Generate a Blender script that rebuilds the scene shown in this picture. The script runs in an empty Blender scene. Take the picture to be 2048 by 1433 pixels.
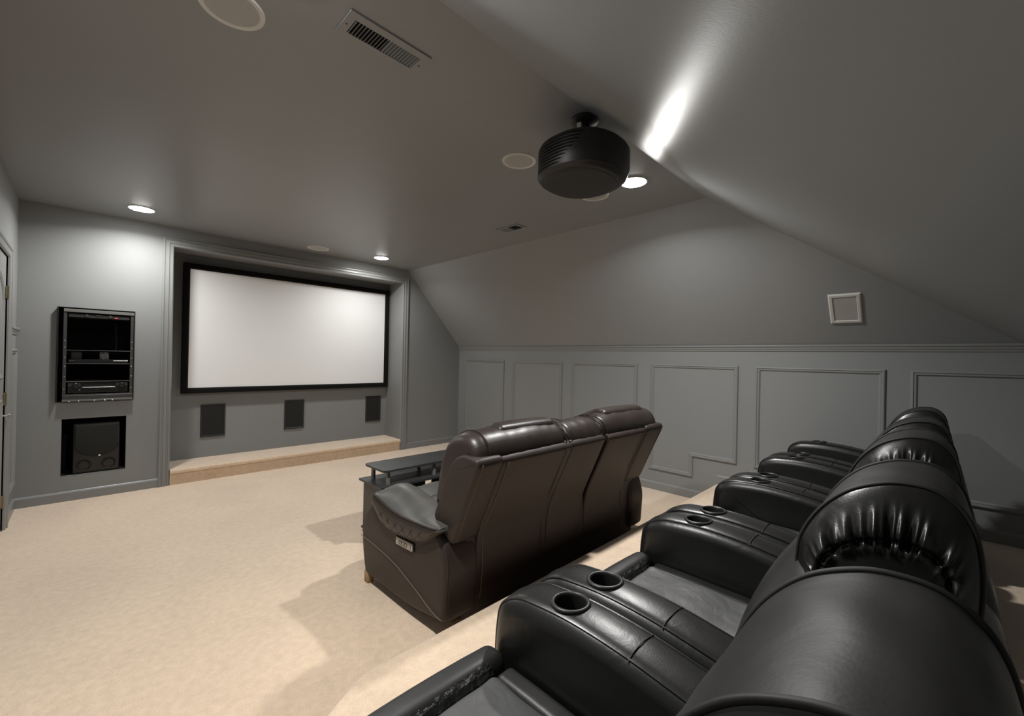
import bpy, bmesh, math, random
from mathutils import Vector, Matrix, noise
random.seed(4)
PI = math.pi

# ------------------------------------------------------------------ camera
CAMH = 1.35
YAW, PITCH, ROLL = 0.7885, 0.0020, 0.0211
FPX = 849.84
scn = bpy.context.scene
def cam_axes():
    cy, sy, cp, sp = math.cos(YAW), math.sin(YAW), math.cos(PITCH), math.sin(PITCH)
    f = Vector((sy*cp, cy*cp, sp)); r = Vector((cy, -sy, 0)); u = r.cross(f)
    c, s = math.cos(ROLL), math.sin(ROLL)
    return c*r + s*u, -s*r + c*u, f
cr, cu, cf = cam_axes()
cd = bpy.data.cameras.new('camera'); cam = bpy.data.objects.new('camera', cd)
scn.collection.objects.link(cam)
m = Matrix((( cr.x, cu.x, -cf.x, 0), (cr.y, cu.y, -cf.y, 0), (cr.z, cu.z, -cf.z, CAMH), (0, 0, 0, 1)))
cam.matrix_world = m
cd.sensor_fit = 'HORIZONTAL'; cd.sensor_width = 36; cd.lens = FPX/2048*36
cd.clip_start = 0.02
scn.camera = cam

# ------------------------------------------------------------------ world, exposure
w = bpy.data.worlds.new('world'); scn.world = w; w.use_nodes = True
w.node_tree.nodes['Background'].inputs[0].default_value = (0.9, 0.95, 1, 1)
w.node_tree.nodes['Background'].inputs[1].default_value = 0.0
scn.view_settings.view_transform = 'Standard'
scn.view_settings.look = 'None'
scn.view_settings.gamma = 1
scn.view_settings.use_curve_mapping = False
scn.view_settings.exposure = 0.08
LAMP_W = (19.0, 13.0, 37.0, 38.0)          # watts in each recessed lamp
LAMP_COL = (1.0, 0.988, 0.965)

# room numbers (metres; camera stands over x=0, y=0)
XL, XK, XC = -0.407, 4.284, 3.312        # left wall, right knee wall, where flat ceiling ends
YW, YB, YH, YBK = 5.463, 1.25, -0.41, -0.95   # screen wall, crease of rear slope, hip corner, rear knee wall
ZC, ZR, ZB = 2.605, 1.514, 1.160                    # flat ceiling, knee wall top
PZ, PY = 0.197, 1.459                    # seating platform
LAMPS = [(0.335, 4.98), (2.655, 5.03), (2.69, 1.51), (0.47, 1.50)]

# ------------------------------------------------------------------ materials
def mat(name, col, rough=0.5, metal=0, spec=0.5, nscale=0, namt=0, bscale=0, bstr=0, bdist=0.002, bkind='noise', coat=0, emit=None, estr=0):
    M = bpy.data.materials.new(name); M.use_nodes = True
    nt = M.node_tree; b = nt.nodes['Principled BSDF']
    b.inputs['Base Color'].default_value = (*col, 1); b.inputs['Roughness'].default_value = rough
    b.inputs['Metallic'].default_value = metal; b.inputs['Specular IOR Level'].default_value = spec
    b.inputs['Coat Weight'].default_value = coat
    tc = nt.nodes.new('ShaderNodeTexCoord')
    if nscale:
        n = nt.nodes.new('ShaderNodeTexNoise'); n.inputs['Scale'].default_value = nscale; n.inputs['Detail'].default_value = 6
        nt.links.new(tc.outputs['Object'], n.inputs['Vector'])
        r = nt.nodes.new('ShaderNodeMapRange'); r.inputs[1].default_value = 0.3; r.inputs[2].default_value = 0.7
        r.inputs[3].default_value = 1-namt; r.inputs[4].default_value = 1+namt
        nt.links.new(n.outputs[0], r.inputs[0])
        mx = nt.nodes.new('ShaderNodeVectorMath'); mx.operation = 'SCALE'; mx.inputs[0].default_value = col
        nt.links.new(r.outputs[0], mx.inputs['Scale']); nt.links.new(mx.outputs[0], b.inputs['Base Color'])
    if bscale:
        if bkind == 'noise':
            t = nt.nodes.new('ShaderNodeTexNoise'); t.inputs['Scale'].default_value = bscale; t.inputs['Detail'].default_value = 4
        else:
            t = nt.nodes.new('ShaderNodeTexVoronoi'); t.inputs['Scale'].default_value = bscale
        nt.links.new(tc.outputs['Object'], t.inputs['Vector'])
        bp = nt.nodes.new('ShaderNodeBump'); bp.inputs['Strength'].default_value = bstr; bp.inputs['Distance'].default_value = bdist
        nt.links.new(t.outputs[0], bp.inputs['Height']); nt.links.new(bp.outputs[0], b.inputs['Normal'])
    if emit:
        b.inputs['Emission Color'].default_value = (*emit, 1); b.inputs['Emission Strength'].default_value = estr
    return M

def leather(name, col, rough, wr=1.0):
    """leather: fine pebble grain plus long soft creases"""
    M = mat(name, col, rough, nscale=9, namt=0.12)
    nt = M.node_tree; b = nt.nodes['Principled BSDF']; tc = nt.nodes['Texture Coordinate']
    v = nt.nodes.new('ShaderNodeTexVoronoi'); v.inputs['Scale'].default_value = 260
    n = nt.nodes.new('ShaderNodeTexNoise'); n.inputs['Scale'].default_value = 7; n.inputs['Detail'].default_value = 3; n.inputs['Distortion'].default_value = 1.4
    for q in (v, n): nt.links.new(tc.outputs['Object'], q.inputs['Vector'])
    b1 = nt.nodes.new('ShaderNodeBump'); b1.inputs['Strength'].default_value = 0.16*wr; b1.inputs['Distance'].default_value = 0.02
    b2 = nt.nodes.new('ShaderNodeBump'); b2.inputs['Strength'].default_value = 0.12; b2.inputs['Distance'].default_value = 0.0006
    nt.links.new(n.outputs[0], b1.inputs['Height']); nt.links.new(v.outputs[0], b2.inputs['Height'])
    nt.links.new(b1.outputs[0], b2.inputs['Normal']); nt.links.new(b2.outputs[0], b.inputs['Normal'])
    return M

PAINT = (0.225, 0.232, 0.233)
M_wall = mat('grey_wall_paint', PAINT, 0.55, spec=0.35, nscale=1.5, namt=0.02, bscale=220, bstr=0.12, bdist=0.001)
M_ceil = mat('grey_ceiling_paint', (0.285, 0.300, 0.310), 0.37, spec=0.42, nscale=1.5, namt=0.02, bscale=160, bstr=0.16, bdist=0.001)
M_trim = mat('grey_trim_paint', (0.222, 0.229, 0.227), 0.33)
M_door = mat('pale_door_paint', (0.24, 0.245, 0.24), 0.4)
M_white = mat('white_plastic', (0.66, 0.66, 0.63), 0.5)
M_grille = mat('white_speaker_grille', (0.45, 0.455, 0.435), 0.6, bscale=900, bstr=0.5, bdist=0.001, bkind='v')
M_lamp = mat('lamp_glow', (1, 1, 1), 0.5, emit=(1, 0.97, 0.92), estr=70)
M_black = mat('black_plastic', (0.018, 0.018, 0.018), 0.45)
M_blackgl = mat('gloss_black_plastic', (0.012, 0.012, 0.013), 0.22)
M_velvet = mat('black_velvet_frame', (0.006, 0.006, 0.006), 0.85, spec=0.15)
M_screen = mat('projection_screen_vinyl', (0.82, 0.83, 0.83), 0.75)
M_cloth = mat('black_speaker_cloth', (0.022, 0.022, 0.021), 0.85, spec=0.2, bscale=700, bstr=0.6, bdist=0.001, bkind='v')
M_metal = mat('dark_rack_metal', (0.05, 0.05, 0.05), 0.42, metal=0.6)
M_silver = mat('silver_metal', (0.6, 0.6, 0.6), 0.3, metal=1)
M_brass = mat('dull_brass', (0.35, 0.30, 0.22), 0.4, metal=1)
M_red = mat('red_light', (0.8, 0.02, 0.03), 0.4, emit=(1, 0.05, 0.08), estr=1.2)
M_void = mat('dark_cavity_lining', (0.02, 0.02, 0.02), 0.9, spec=0.1)
M_projb = mat('projector_shell', (0.012, 0.012, 0.012), 0.45, nscale=40, namt=0.1)
M_rack = mat('grey_rack_paint', (0.034, 0.034, 0.033), 0.45)
M_bar = mat('aluminium_bar', (0.13, 0.13, 0.125), 0.4)
M_wood = mat('black_wood_laminate', (0.028, 0.030, 0.031), 0.38, nscale=12, namt=0.25)
M_pole = mat('grey_steel_pole', (0.22, 0.22, 0.22), 0.4, metal=0.4)
M_leather = leather('black_leather', (0.009, 0.009, 0.0088), 0.35, 0.45)
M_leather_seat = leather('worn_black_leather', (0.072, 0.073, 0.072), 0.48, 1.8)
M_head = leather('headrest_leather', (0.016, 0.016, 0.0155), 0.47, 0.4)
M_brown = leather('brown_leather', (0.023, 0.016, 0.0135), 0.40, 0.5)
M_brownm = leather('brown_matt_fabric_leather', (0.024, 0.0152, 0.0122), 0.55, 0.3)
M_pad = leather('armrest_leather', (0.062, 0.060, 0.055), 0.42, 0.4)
M_seam = mat('black_thread', (0.012, 0.012, 0.012), 0.6)
M_thread = mat('tan_thread', (0.16, 0.125, 0.10), 0.7)
M_foot = mat('wooden_foot', (0.34, 0.21, 0.11), 0.5)
M_ctrl = mat('control_plate_plastic', (0.42, 0.38, 0.34), 0.4)
M_cup = mat('cup_ring_plastic', (0.012, 0.012, 0.012), 0.42)

def carpet(name, col):
    M = mat(name, col, 0.95, spec=0.1); nt = M.node_tree; b = nt.nodes['Principled BSDF']; tc = nt.nodes['Texture Coordinate']
    def nz(s, d, dist=0):
        n = nt.nodes.new('ShaderNodeTexNoise'); n.inputs['Scale'].default_value = s; n.inputs['Detail'].default_value = d
        n.inputs['Distortion'].default_value = dist; nt.links.new(tc.outputs['Object'], n.inputs['Vector']); return n
    a, c, g = nz(1.6, 4, 0.8), nz(28, 5), nz(330, 3)
    def mr(n, lo, hi, f0=.3, f1=.7):
        r = nt.nodes.new('ShaderNodeMapRange'); r.inputs[1].default_value = f0; r.inputs[2].default_value = f1
        r.inputs[3].default_value = lo; r.inputs[4].default_value = hi; nt.links.new(n.outputs[0], r.inputs[0]); return r
    def mul(x, y):
        q = nt.nodes.new('ShaderNodeMath'); q.operation = 'MULTIPLY'; nt.links.new(x.outputs[0], q.inputs[0]); nt.links.new(y.outputs[0], q.inputs[1]); return q
    k = mul(mul(mr(a, .93, 1.05), mr(c, .91, 1.07)), mr(g, .74, 1.22))
    v = nt.nodes.new('ShaderNodeVectorMath'); v.operation = 'SCALE'; v.inputs[0].default_value = col
    nt.links.new(k.outputs[0], v.inputs['Scale']); nt.links.new(v.outputs[0], b.inputs['Base Color'])
    b.inputs['Sheen Weight'].default_value = 0.55; b.inputs['Sheen Roughness'].default_value = 0.6
    bp = nt.nodes.new('ShaderNodeBump'); bp.inputs['Strength'].default_value = 0.7; bp.inputs['Distance'].default_value = 0.004
    nt.links.new(g.outputs[0], bp.inputs['Height'])
    bq = nt.nodes.new('ShaderNodeBump'); bq.inputs['Strength'].default_value = 0.35; bq.inputs['Distance'].default_value = 0.02
    nt.links.new(c.outputs[0], bq.inputs['Height']); nt.links.new(bq.outputs[0], bp.inputs['Normal'])
    nt.links.new(bp.outputs[0], b.inputs['Normal'])
    return M
M_carpet = carpet('beige_carpet', (0.72, 0.55, 0.39))

# ------------------------------------------------------------------ helpers
COL = scn.collection
def link(name, me, parent=None, smooth=False):
    o = bpy.data.objects.new(name, me); COL.objects.link(o)
    if parent: o.parent = parent
    if smooth:
        me.polygons.foreach_set('use_smooth', [True]*len(me.polygons))
    return o
def tag(o, label=None, cat=None, group=None, kind=None):
    for k, v in (('label', label), ('category', cat), ('group', group), ('kind', kind)):
        if v: o[k] = v
    return o
def root(name, loc, label, cat, group=None):
    o = bpy.data.objects.new(name, None); COL.objects.link(o); o.location = loc; o.empty_display_size = .1
    return tag(o, label, cat, group)
def part(name, bm, material, parent=None, smooth=False, origin=None, angle=None):
    """link a bmesh as ONE object. World-coordinate meshes pass origin = parent's location"""
    if origin is not None: bmesh.ops.translate(bm, verts=bm.verts, vec=-Vector(origin))
    bmesh.ops.recalc_face_normals(bm, faces=bm.faces)
    me = bpy.data.meshes.new(name); bm.to_mesh(me); bm.free(); me.materials.append(material)
    o = link(name, me, parent, smooth)
    if smooth:
        a = math.radians(angle or 40)
        me.set_sharp_from_angle(angle=a)
    return o
def BM(): return bmesh.new()
def box(bm, x0, x1, y0, y1, z0, z1):
    v = [bm.verts.new((x, y, z)) for x in (x0, x1) for y in (y0, y1) for z in (z0, z1)]
    for f in ((0,1,3,2),(4,6,7,5),(0,4,5,1),(2,3,7,6),(0,2,6,4),(1,5,7,3)): bm.faces.new([v[i] for i in f])
    return v
def bbox(bm, x0, x1, y0, y1, z0, z1, r=0.004, seg=2):
    """bevelled box"""
    t = BM(); box(t, x0, x1, y0, y1, z0, z1)
    bmesh.ops.bevel(t, geom=list(t.edges), offset=r, segments=seg, affect='EDGES', profile=0.5)
    join(bm, t)
def join(bm, t):
    me = bpy.data.meshes.new('tmp'); t.to_mesh(me); t.free(); bm.from_mesh(me); bpy.data.meshes.remove(me)
def quad(bm, pts): return bm.faces.new([bm.verts.new(p) for p in pts])
def loft(bm, secs, cap=True, closed=True):
    rows = [[bm.verts.new(p) for p in s] for s in secs]; n = len(rows[0])
    for a, b in zip(rows, rows[1:]):
        for i in range(n if closed else n-1):
            j = (i+1) % n; bm.faces.new((a[i], a[j], b[j], b[i]))
    if cap:
        bm.faces.new(rows[0]); bm.faces.new(rows[-1][::-1])
    return rows
def tube(bm, pts, r, n=8, closed=False):
    pts = [Vector(p) for p in pts]; m_ = len(pts); secs = []; up = None
    for i, p in enumerate(pts):
        if closed: t = (pts[(i+1) % m_]-pts[i-1])
        else: t = pts[min(i+1, m_-1)]-pts[max(i-1, 0)]
        t.normalize()
        if up is None:
            up = Vector((0, 0, 1)) if abs(t.z) < .9 else Vector((1, 0, 0))
        s = t.cross(up).normalized(); up = s.cross(t).normalized()
        secs.append([p + r*(math.cos(2*PI*k/n)*s + math.sin(2*PI*k/n)*up) for k in range(n)])
    if closed:
        rows = loft(bm, secs, cap=False)
        a, b = rows[-1], rows[0]
        for i in range(n): bm.faces.new((a[i], a[(i+1) % n], b[(i+1) % n], b[i]))
    else: loft(bm, secs)
def lathe(bm, prof, c=(0, 0, 0), n=40, M=None):
    """prof: list of (r, z); r=0 ends are closed"""
    c = Vector(c); rows = []
    for r, z in prof:
        if r < 1e-6: rows.append([bm.verts.new(tf(Vector((0, 0, z)), M)+c)])
        else: rows.append([bm.verts.new(tf(Vector((r*math.cos(2*PI*k/n), r*math.sin(2*PI*k/n), z)), M)+c) for k in range(n)])
    for a, b in zip(rows, rows[1:]):
        for k in range(n):
            j = (k+1) % n
            if len(a) == 1 and len(b) == 1: continue
            if len(a) == 1: bm.faces.new((a[0], b[j], b[k]))
            elif len(b) == 1: bm.faces.new((a[k], a[j], b[0]))
            else: bm.faces.new((a[k], a[j], b[j], b[k]))
def tf(v, M): return M @ v if M else v
def round_poly(pts, rad, seg=5):
    out = []; n = len(pts)
    for i, p in enumerate(pts):
        r = rad[i] if isinstance(rad, (list, tuple)) else rad
        p = Vector(p); a = Vector(pts[i-1])-p; b = Vector(pts[(i+1) % n])-p
        r_ = min(r, a.length*.49, b.length*.49)
        if r_ < 1e-4: out.append(p.copy()); continue
        p0, p1 = p+a.normalized()*r_, p+b.normalized()*r_
        for k in range(seg+1):
            t = k/seg; out.append((1-t)**2*p0 + 2*t*(1-t)*p + t*t*p1)
    return out
def densify(poly, step=0.03):
    out = []
    for i, p in enumerate(poly):
        q = poly[(i+1) % len(poly)]; d = (q-p).length; k = max(1, int(d/step))
        for j in range(k): out.append(p.lerp(q, j/k))
    return out
def poly_normals(poly):
    n = len(poly); area = sum(poly[i-1].x*poly[i].y-poly[i].x*poly[i-1].y for i in range(n)); sg = 1 if area > 0 else -1
    out = []
    for i in range(n):
        t = (poly[(i+1) % n]-poly[i-1])
        if t.length < 1e-9: t = Vector((1, 0))
        t.normalize(); out.append(Vector((t.y, -t.x))*sg)
    return out
def slab(bm, prof, x0, x1, r=0.03, crown=0.0, seg=5, mid=6, deform=None):
    """profile in (y,z) extruded along x from x0 to x1, side edges rounded by r, surface crowned"""
    poly = densify(prof); nr = poly_normals(poly); xs = []
    for k in range(seg+1):
        a = PI/2*k/seg; xs.append((x0 + r*(1-math.sin(a)), r*(1-math.cos(a))))
    xs = [(x0 + r*(1-math.cos(PI/2*k/seg)), r*(1-math.sin(PI/2*k/seg))) for k in range(seg+1)]
    mids = [(x0+r+(x1-x0-2*r)*k/mid, 0) for k in range(1, mid)]
    xs = xs + mids + [(x1-(x-x0), i) for x, i in xs[::-1]]
    secs = []; hw = (x1-x0)/2; xc = (x0+x1)/2
    for x, ins in xs:
        u = (x-xc)/hw; off = crown*(1-u*u) - ins
        s = []
        for p, n_ in zip(poly, nr):
            q = Vector((x, p.x+n_.x*off, p.y+n_.y*off)); s.append(deform(q) if deform else q)
        secs.append(s)
    loft(bm, secs)
def rbox(bm, x0, x1, y0, y1, z0, z1, r=0.03, n=8, puff=(0, 0, 0), deform=None):
    """rounded, puffed cushion"""
    lo = Vector((x0, y0, z0)); hi = Vector((x1, y1, z1)); vs = {}
    fr = [0, .12, .3, .55, .8]
    cs = []
    for a in range(3):
        L = hi[a]-lo[a]; rr = min(r, L*.49)
        c = [lo[a]+rr*f for f in fr]+[lo[a]+rr+(L-2*rr)*k/n for k in range(n+1)]+[hi[a]-rr*f for f in fr[::-1]]
        cs.append(c)
    ctr = (lo+hi)/2; half = (hi-lo)/2
    def vert(i, j, k):
        if (i, j, k) in vs: return vs[i, j, k]
        p = Vector((cs[0][i], cs[1][j], cs[2][k]))
        q = Vector([min(max(p[a], lo[a]+min(r, half[a]*.98)), hi[a]-min(r, half[a]*.98)) for a in range(3)])
        d = p-q
        if d.length > 1e-9: p = q + d.normalized()*min(r, min(half)*.98)
        u = [(p[a]-ctr[a])/half[a] for a in range(3)]
        for a in range(3):
            if puff[a]:
                b, c = (a+1) % 3, (a+2) % 3
                p[a] += puff[a]*u[a]*max(0, 1-u[b]**2)*max(0, 1-u[c]**2)
        if deform: p = deform(p)
        vs[i, j, k] = bm.verts.new(p); return vs[i, j, k]
    N = len(cs[0])-1
    for a in range(3):
        b, c = (a+1) % 3, (a+2) % 3
        for e in (0, N):
            for i in range(N):
                for j in range(N):
                    def g(s, t):
                        ix = [0, 0, 0]; ix[a] = e; ix[b] = s; ix[c] = t; return vert(*ix)
                    f = [g(i, j), g(i+1, j), g(i+1, j+1), g(i, j+1)]
                    try: bm.faces.new(f)
                    except ValueError: pass
def moulding(bm, loop, plane, wall, prof, out, closed=True):
    """sweep profile (s inward offset, h proud) round a polygon loop lying in a wall plane.
    plane 'x': loop is (y,z), wall at x=wall, proud along out*x; plane 'y': loop is (x,z)"""
    n = len(loop); P = [Vector(p) for p in loop]
    area = sum(P[i-1].x*P[i].y-P[i].x*P[i-1].y for i in range(n)); sg = 1 if area > 0 else -1
    secs = []
    for i in range(n):
        a, b, c = P[i-1], P[i], P[(i+1) % n]
        d1 = (b-a).normalized(); d2 = (c-b).normalized()
        n1 = Vector((-d1.y, d1.x))*sg; n2 = Vector((-d2.y, d2.x))*sg
        if not closed and i == 0: mt = n2
        elif not closed and i == n-1: mt = n1
        else:
            mt = (n1+n2); mt = mt/(mt.length_squared/2) if mt.length > 1e-6 else n1
        s = []
        for o_, h in prof:
            q = b+mt*o_
            s.append((wall+out*h, q.x, q.y) if plane == 'x' else (q.x, wall+out*h, q.y))
        secs.append(s)
    if closed:
        rows = loft(bm, secs, cap=False); a, b = rows[-1], rows[0]
        for i in range(len(prof)): bm.faces.new((a[i], a[(i+1) % len(prof)], b[(i+1) % len(prof)], b[i]))
    else: loft(bm, secs)
def bool_cut(obj, cutbm):
    """cut obj by a closed bmesh and bake the result into its mesh"""
    me = bpy.data.meshes.new('c'); cutbm.to_mesh(me); cutbm.free(); c = bpy.data.objects.new('c', me); COL.objects.link(c)
    md = obj.modifiers.new('b', 'BOOLEAN'); md.operation = 'DIFFERENCE'; md.solver = 'EXACT'; md.object = c; c.parent = obj.parent
    dg = bpy.context.evaluated_depsgraph_get(); dg.update()
    new = bpy.data.meshes.new_from_object(obj.evaluated_get(dg)); obj.modifiers.clear()
    old = obj.data; obj.data = new; bpy.data.meshes.remove(old); bpy.data.objects.remove(c); bpy.data.meshes.remove(me)
def copy_tree(o, parent=None):
    c = o.copy(); COL.objects.link(c); c.parent = parent
    for ch in list(o.children): copy_tree(ch, c)
    return c

# ------------------------------------------------------------------ ROOM SHELL
def struct(name, bm, m_, label, parent=None, smooth=False):
    o = part(name, bm, m_, parent, smooth)
    return tag(o, label, kind='structure')

bm = BM(); box(bm, XL-.1, XK+.1, YBK-.1, YW+.6, -.06, 0)
struct('floor', bm, M_carpet, 'beige wall-to-wall carpet on the lower floor')

bm = BM(); front = [(XK, PY)] + [(.74+.04*(1-k/5)**2 - .0*k, PY-.001*k) for k in range(6)] + [(.70, PY-.018), (.66, PY-.042), (XL, PY-.68)]
secs = []
for off, z in [(0, 0), (0, PZ-.048), (-.014, PZ-.046), (-.022, PZ-.036), (-.022, PZ-.020), (-.014, PZ-.008), (.0, PZ-.001), (.02, PZ)]:
    secs.append([(x, y-off-.010, z) for x, y in front]+[(XL, YBK, z), (XK, YBK, z)])
loft(bm, secs)
struct('seating_platform', bm, M_carpet, 'raised carpeted platform under the row of black recliners', smooth=True)

# screen wall with openings
NX0, NX1, NZ0, NZ1 = -.133, .292, .222, .731          # subwoofer niche
RX0, RX1, RZ0, RZ1 = -.174, .340, .880, 1.728         # rack opening
AX0, AX1, AZ1, AYB = .625, 3.225, 2.425, 5.885        # alcove
bm = BM()
xs = [XL, RX0, NX0, NX1, RX1, AX0, AX1, XC]; zs = [0, NZ0, NZ1, RZ0, RZ1, AZ1, ZC]
def inside(x, z):
    return (NX0 < x < NX1 and NZ0 < z < NZ1) or (RX0 < x < RX1 and RZ0 < z < RZ1) or (AX0 < x < AX1 and z < AZ1)
for a, b in zip(xs, xs[1:]):
    for c, d in zip(zs, zs[1:]):
        if not inside((a+b)/2, (c+d)/2): quad(bm, [(a, YW, c), (b, YW, c), (b, YW, d), (a, YW, d)])
quad(bm, [(XC, YW, 0), (XK, YW, 0), (XK, YW, ZR), (XC, YW, ZC)])
def recess(x0, x1, z0, z1, y1):
    quad(bm, [(x0, YW, z0), (x0, y1, z0), (x0, y1, z1), (x0, YW, z1)]); quad(bm, [(x1, YW, z0), (x1, y1, z0), (x1, y1, z1), (x1, YW, z1)])
    quad(bm, [(x0, YW, z0), (x1, YW, z0), (x1, y1, z0), (x0, y1, z0)]); quad(bm, [(x0, YW, z1), (x1, YW, z1), (x1, y1, z1), (x0, y1, z1)])
    quad(bm, [(x0, y1, z0), (x1, y1, z0), (x1, y1, z1), (x0, y1, z1)])
recess(AX0, AX1, 0, AZ1, AYB)
bmesh.ops.remove_doubles(bm, verts=bm.verts, dist=1e-5)
wf = struct('wall_front', bm, M_wall, 'grey painted screen wall with a deep alcove and two square openings')
for nm, (x0, x1, z0, z1, dp) in {'niche_lining': (NX0, NX1, NZ0, NZ1, .42), 'rack_lining': (RX0, RX1, RZ0, RZ1, .50)}.items():
    bm = BM(); y0 = YW+.012
    recess_old = None
    for q in ([(x0, y0, z0), (x0, YW+dp, z0), (x0, YW+dp, z1), (x0, y0, z1)], [(x1, y0, z0), (x1, YW+dp, z0), (x1, YW+dp, z1), (x1, y0, z1)],
              [(x0, y0, z0), (x1, y0, z0), (x1, YW+dp, z0), (x0, YW+dp, z0)], [(x0, y0, z1), (x1, y0, z1), (x1, YW+dp, z1), (x0, YW+dp, z1)],
              [(x0, YW+dp, z0), (x1, YW+dp, z0), (x1, YW+dp, z1), (x0, YW+dp, z1)]): quad(bm, q)
    part(nm, bm, M_void, wf)
    bm = BM()   # painted plaster return round the opening
    for a, b, c, d in ((x0-.001, x0+.001, z0, z1), (x1-.001, x1+.001, z0, z1), (x0, x1, z0-.002, z0+.001), (x0, x1, z1-.001, z1+.001)):
        box(bm, a, b, YW, YW+.02, c, d)
    part('opening_return', bm, M_wall, wf)

# left wall with door opening
DY0, DY1, DZ = 4.03, 4.85, 2.03
bm = BM()
def zslope(y): return ZC if y >= YB else ZC-(YB-y)*(ZC-ZR)/(YB-YBK)
for a, b, c, d in ((YBK, YB, 0, None), (YB, DY0, 0, ZC), (DY1, YW, 0, ZC), (DY0, DY1, DZ, ZC)):
    quad(bm, [(XL, a, c), (XL, b, c), (XL, b, d if d else ZC), (XL, a, d if d else ZB)])
struct('wall_left', bm, M_wall, 'grey painted left wall with a door near the screen wall corner')
bm = BM(); bm.faces.new([bm.verts.new(p) for p in ((XK, YBK, 0), (XK, YW, 0), (XK, YW, ZR), (XK, YH, ZR), (XK, YBK, ZB))])
wr_ = struct('wall_right', bm, M_wall, 'grey panelled knee wall under the sloped ceiling')
bm = BM(); quad(bm, [(XL, YBK, 0), (XK, YBK, 0), (XK, YBK, ZB), (XL, YBK, ZB)])
struct('wall_back', bm, M_wall, 'grey knee wall behind the row of recliners')
bm = BM(); quad(bm, [(XL, YB, ZC), (XC, YB, ZC), (XC, YW, ZC), (XL, YW, ZC)])
ceil = struct('ceiling', bm, M_ceil, 'flat grey painted ceiling')
bm = BM(); quad(bm, [(XC, YW, ZC), (XC, YB, ZC), (XK, YH, ZR), (XK, YW, ZR)])
struct('ceiling_slope', bm, M_ceil, 'sloped grey ceiling rising from the panelled knee wall')
bm = BM(); bm.faces.new([bm.verts.new(p) for p in ((XL, YB, ZC), (XC, YB, ZC), (XK, YH, ZR), (XK, YBK, ZB), (XL, YBK, ZB))])
struct('ceiling_slope', bm, M_ceil, 'sloped grey ceiling coming down over the rear recliner row')

# carpeted stage step in the alcove
bm = BM()
pr = round_poly([(YW-.012, 0.0), (YW-.012, .112), (YW-.034, .112), (YW-.034, .157), (AYB, .157), (AYB, 0.0)], [0, .004, .02, .024, 0, 0], 6)
loft(bm, [[(x, p.x, p.y) for p in pr] for x in (AX0+.001, AX1-.001)])
struct('stage_step', bm, M_carpet, 'low beige carpeted step filling the alcove under the screen', smooth=True)

# casing round the alcove (stepped, fluted profile)
cas = [(0, 0), (0, .022), (.006, .028), (.016, .028), (.020, .020), (.030, .018), (.034, .024), (.052, .024), (.057, .016), (.068, .014), (.072, .020), (.083, .019), (.088, .010), (.092, 0)]
bm = BM()
moulding(bm, [(AX0-.092, 0), (AX0-.092, AZ1+.07), (AX1+.092, AZ1+.07), (AX1+.092, 0)], 'y', YW, cas, -1, closed=False)
struct('trim_1', bm, M_trim, 'grey fluted casing around the screen alcove', smooth=False)

# baseboards
def bboard(name, a, b, z0, wall, plane, out, label):
    bm = BM(); h = .088
    pf = [(0, 0), (.014, 0), (.014, h-.016), (.008, h-.004), (.004, h), (0, h)]
    if plane == 'y': secs = [[(x, wall+out*p, z0+z) for p, z in pf] for x in (a, b)]
    else: secs = [[(wall+out*p, y, z0+z) for p, z in pf] for y in (a, b)]
    loft(bm, secs); return struct(name, bm, M_trim, label)
bboard('baseboard_front', XL, AX0-.092, 0, YW, 'y', -1, 'grey baseboard under the equipment rack')
bboard('baseboard_front', AX1+.092, XK, 0, YW, 'y', -1, 'grey baseboard between screen alcove and knee wall')
bboard('baseboard_right', PY, YW, 0, XK, 'x', -1, 'grey baseboard of the panelled wall on the lower floor')
bboard('baseboard_right', YBK, PY, PZ, XK, 'x', -1, 'grey baseboard of the panelled wall on the seating platform')
bboard('baseboard_left', 4.95, YW, 0, XL, 'x', 1, 'grey baseboard between door and screen wall')
bboard('baseboard_back', XL, XK, PZ, YBK, 'y', 1, 'grey baseboard behind the recliners')
# chair rails
def rail(name, a, b, wall, out, label):
    bm = BM(); pf = [(0, 0), (.007, .004), (.008, .016), (.013, .024), (.014, .036), (.022, .042), (.023, .052), (.019, .058), (0, .058)]
    loft(bm, [[(wall+out*p, y, ZR-.052+z) for p, z in pf] for y in (a, b)]); return struct(name, bm, M_trim, label)
rail('trim_2', YH-.02, YW, XK, -1, 'grey cap rail along the top of the panelled knee wall')
rail('trim_3', 4.95, YW, XL, 1, 'short grey chair rail beside the door')
# panel mouldings: parts of their wall
pm = [(0, 0), (0, .010), (.006, .016), (.014, .017), (.019, .011), (.030, .011), (.035, .006), (.040, 0)]
def panel(loop, wall, out, parent):
    bm = BM(); moulding(bm, loop, 'x', wall, pm, out); return part('panel_moulding', bm, M_trim, parent)
T = 1.328
for a, b in ((4.409, 5.277), (3.351, 4.226), (2.312, 3.194)): panel([(a, .212), (b, .212), (b, T), (a, T)], XK, -1, wr_)
panel([(1.288, .415), (1.690, .415), (1.690, .212), (2.154, .212), (2.154, T), (1.288, T)], XK, -1, wr_)
panel([(.259, .412), (1.144, .412), (1.144, T), (.259, T)], XK, -1, wr_)
panel([(-.62, .412), (.121, .412), (.121, T), (-.62, T)], XK, -1, wr_)
panel([(5.02, .212), (5.41, .212), (5.41, 1.345), (5.02, 1.345)], XL, 1, bpy.data.objects['wall_left'])

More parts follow.
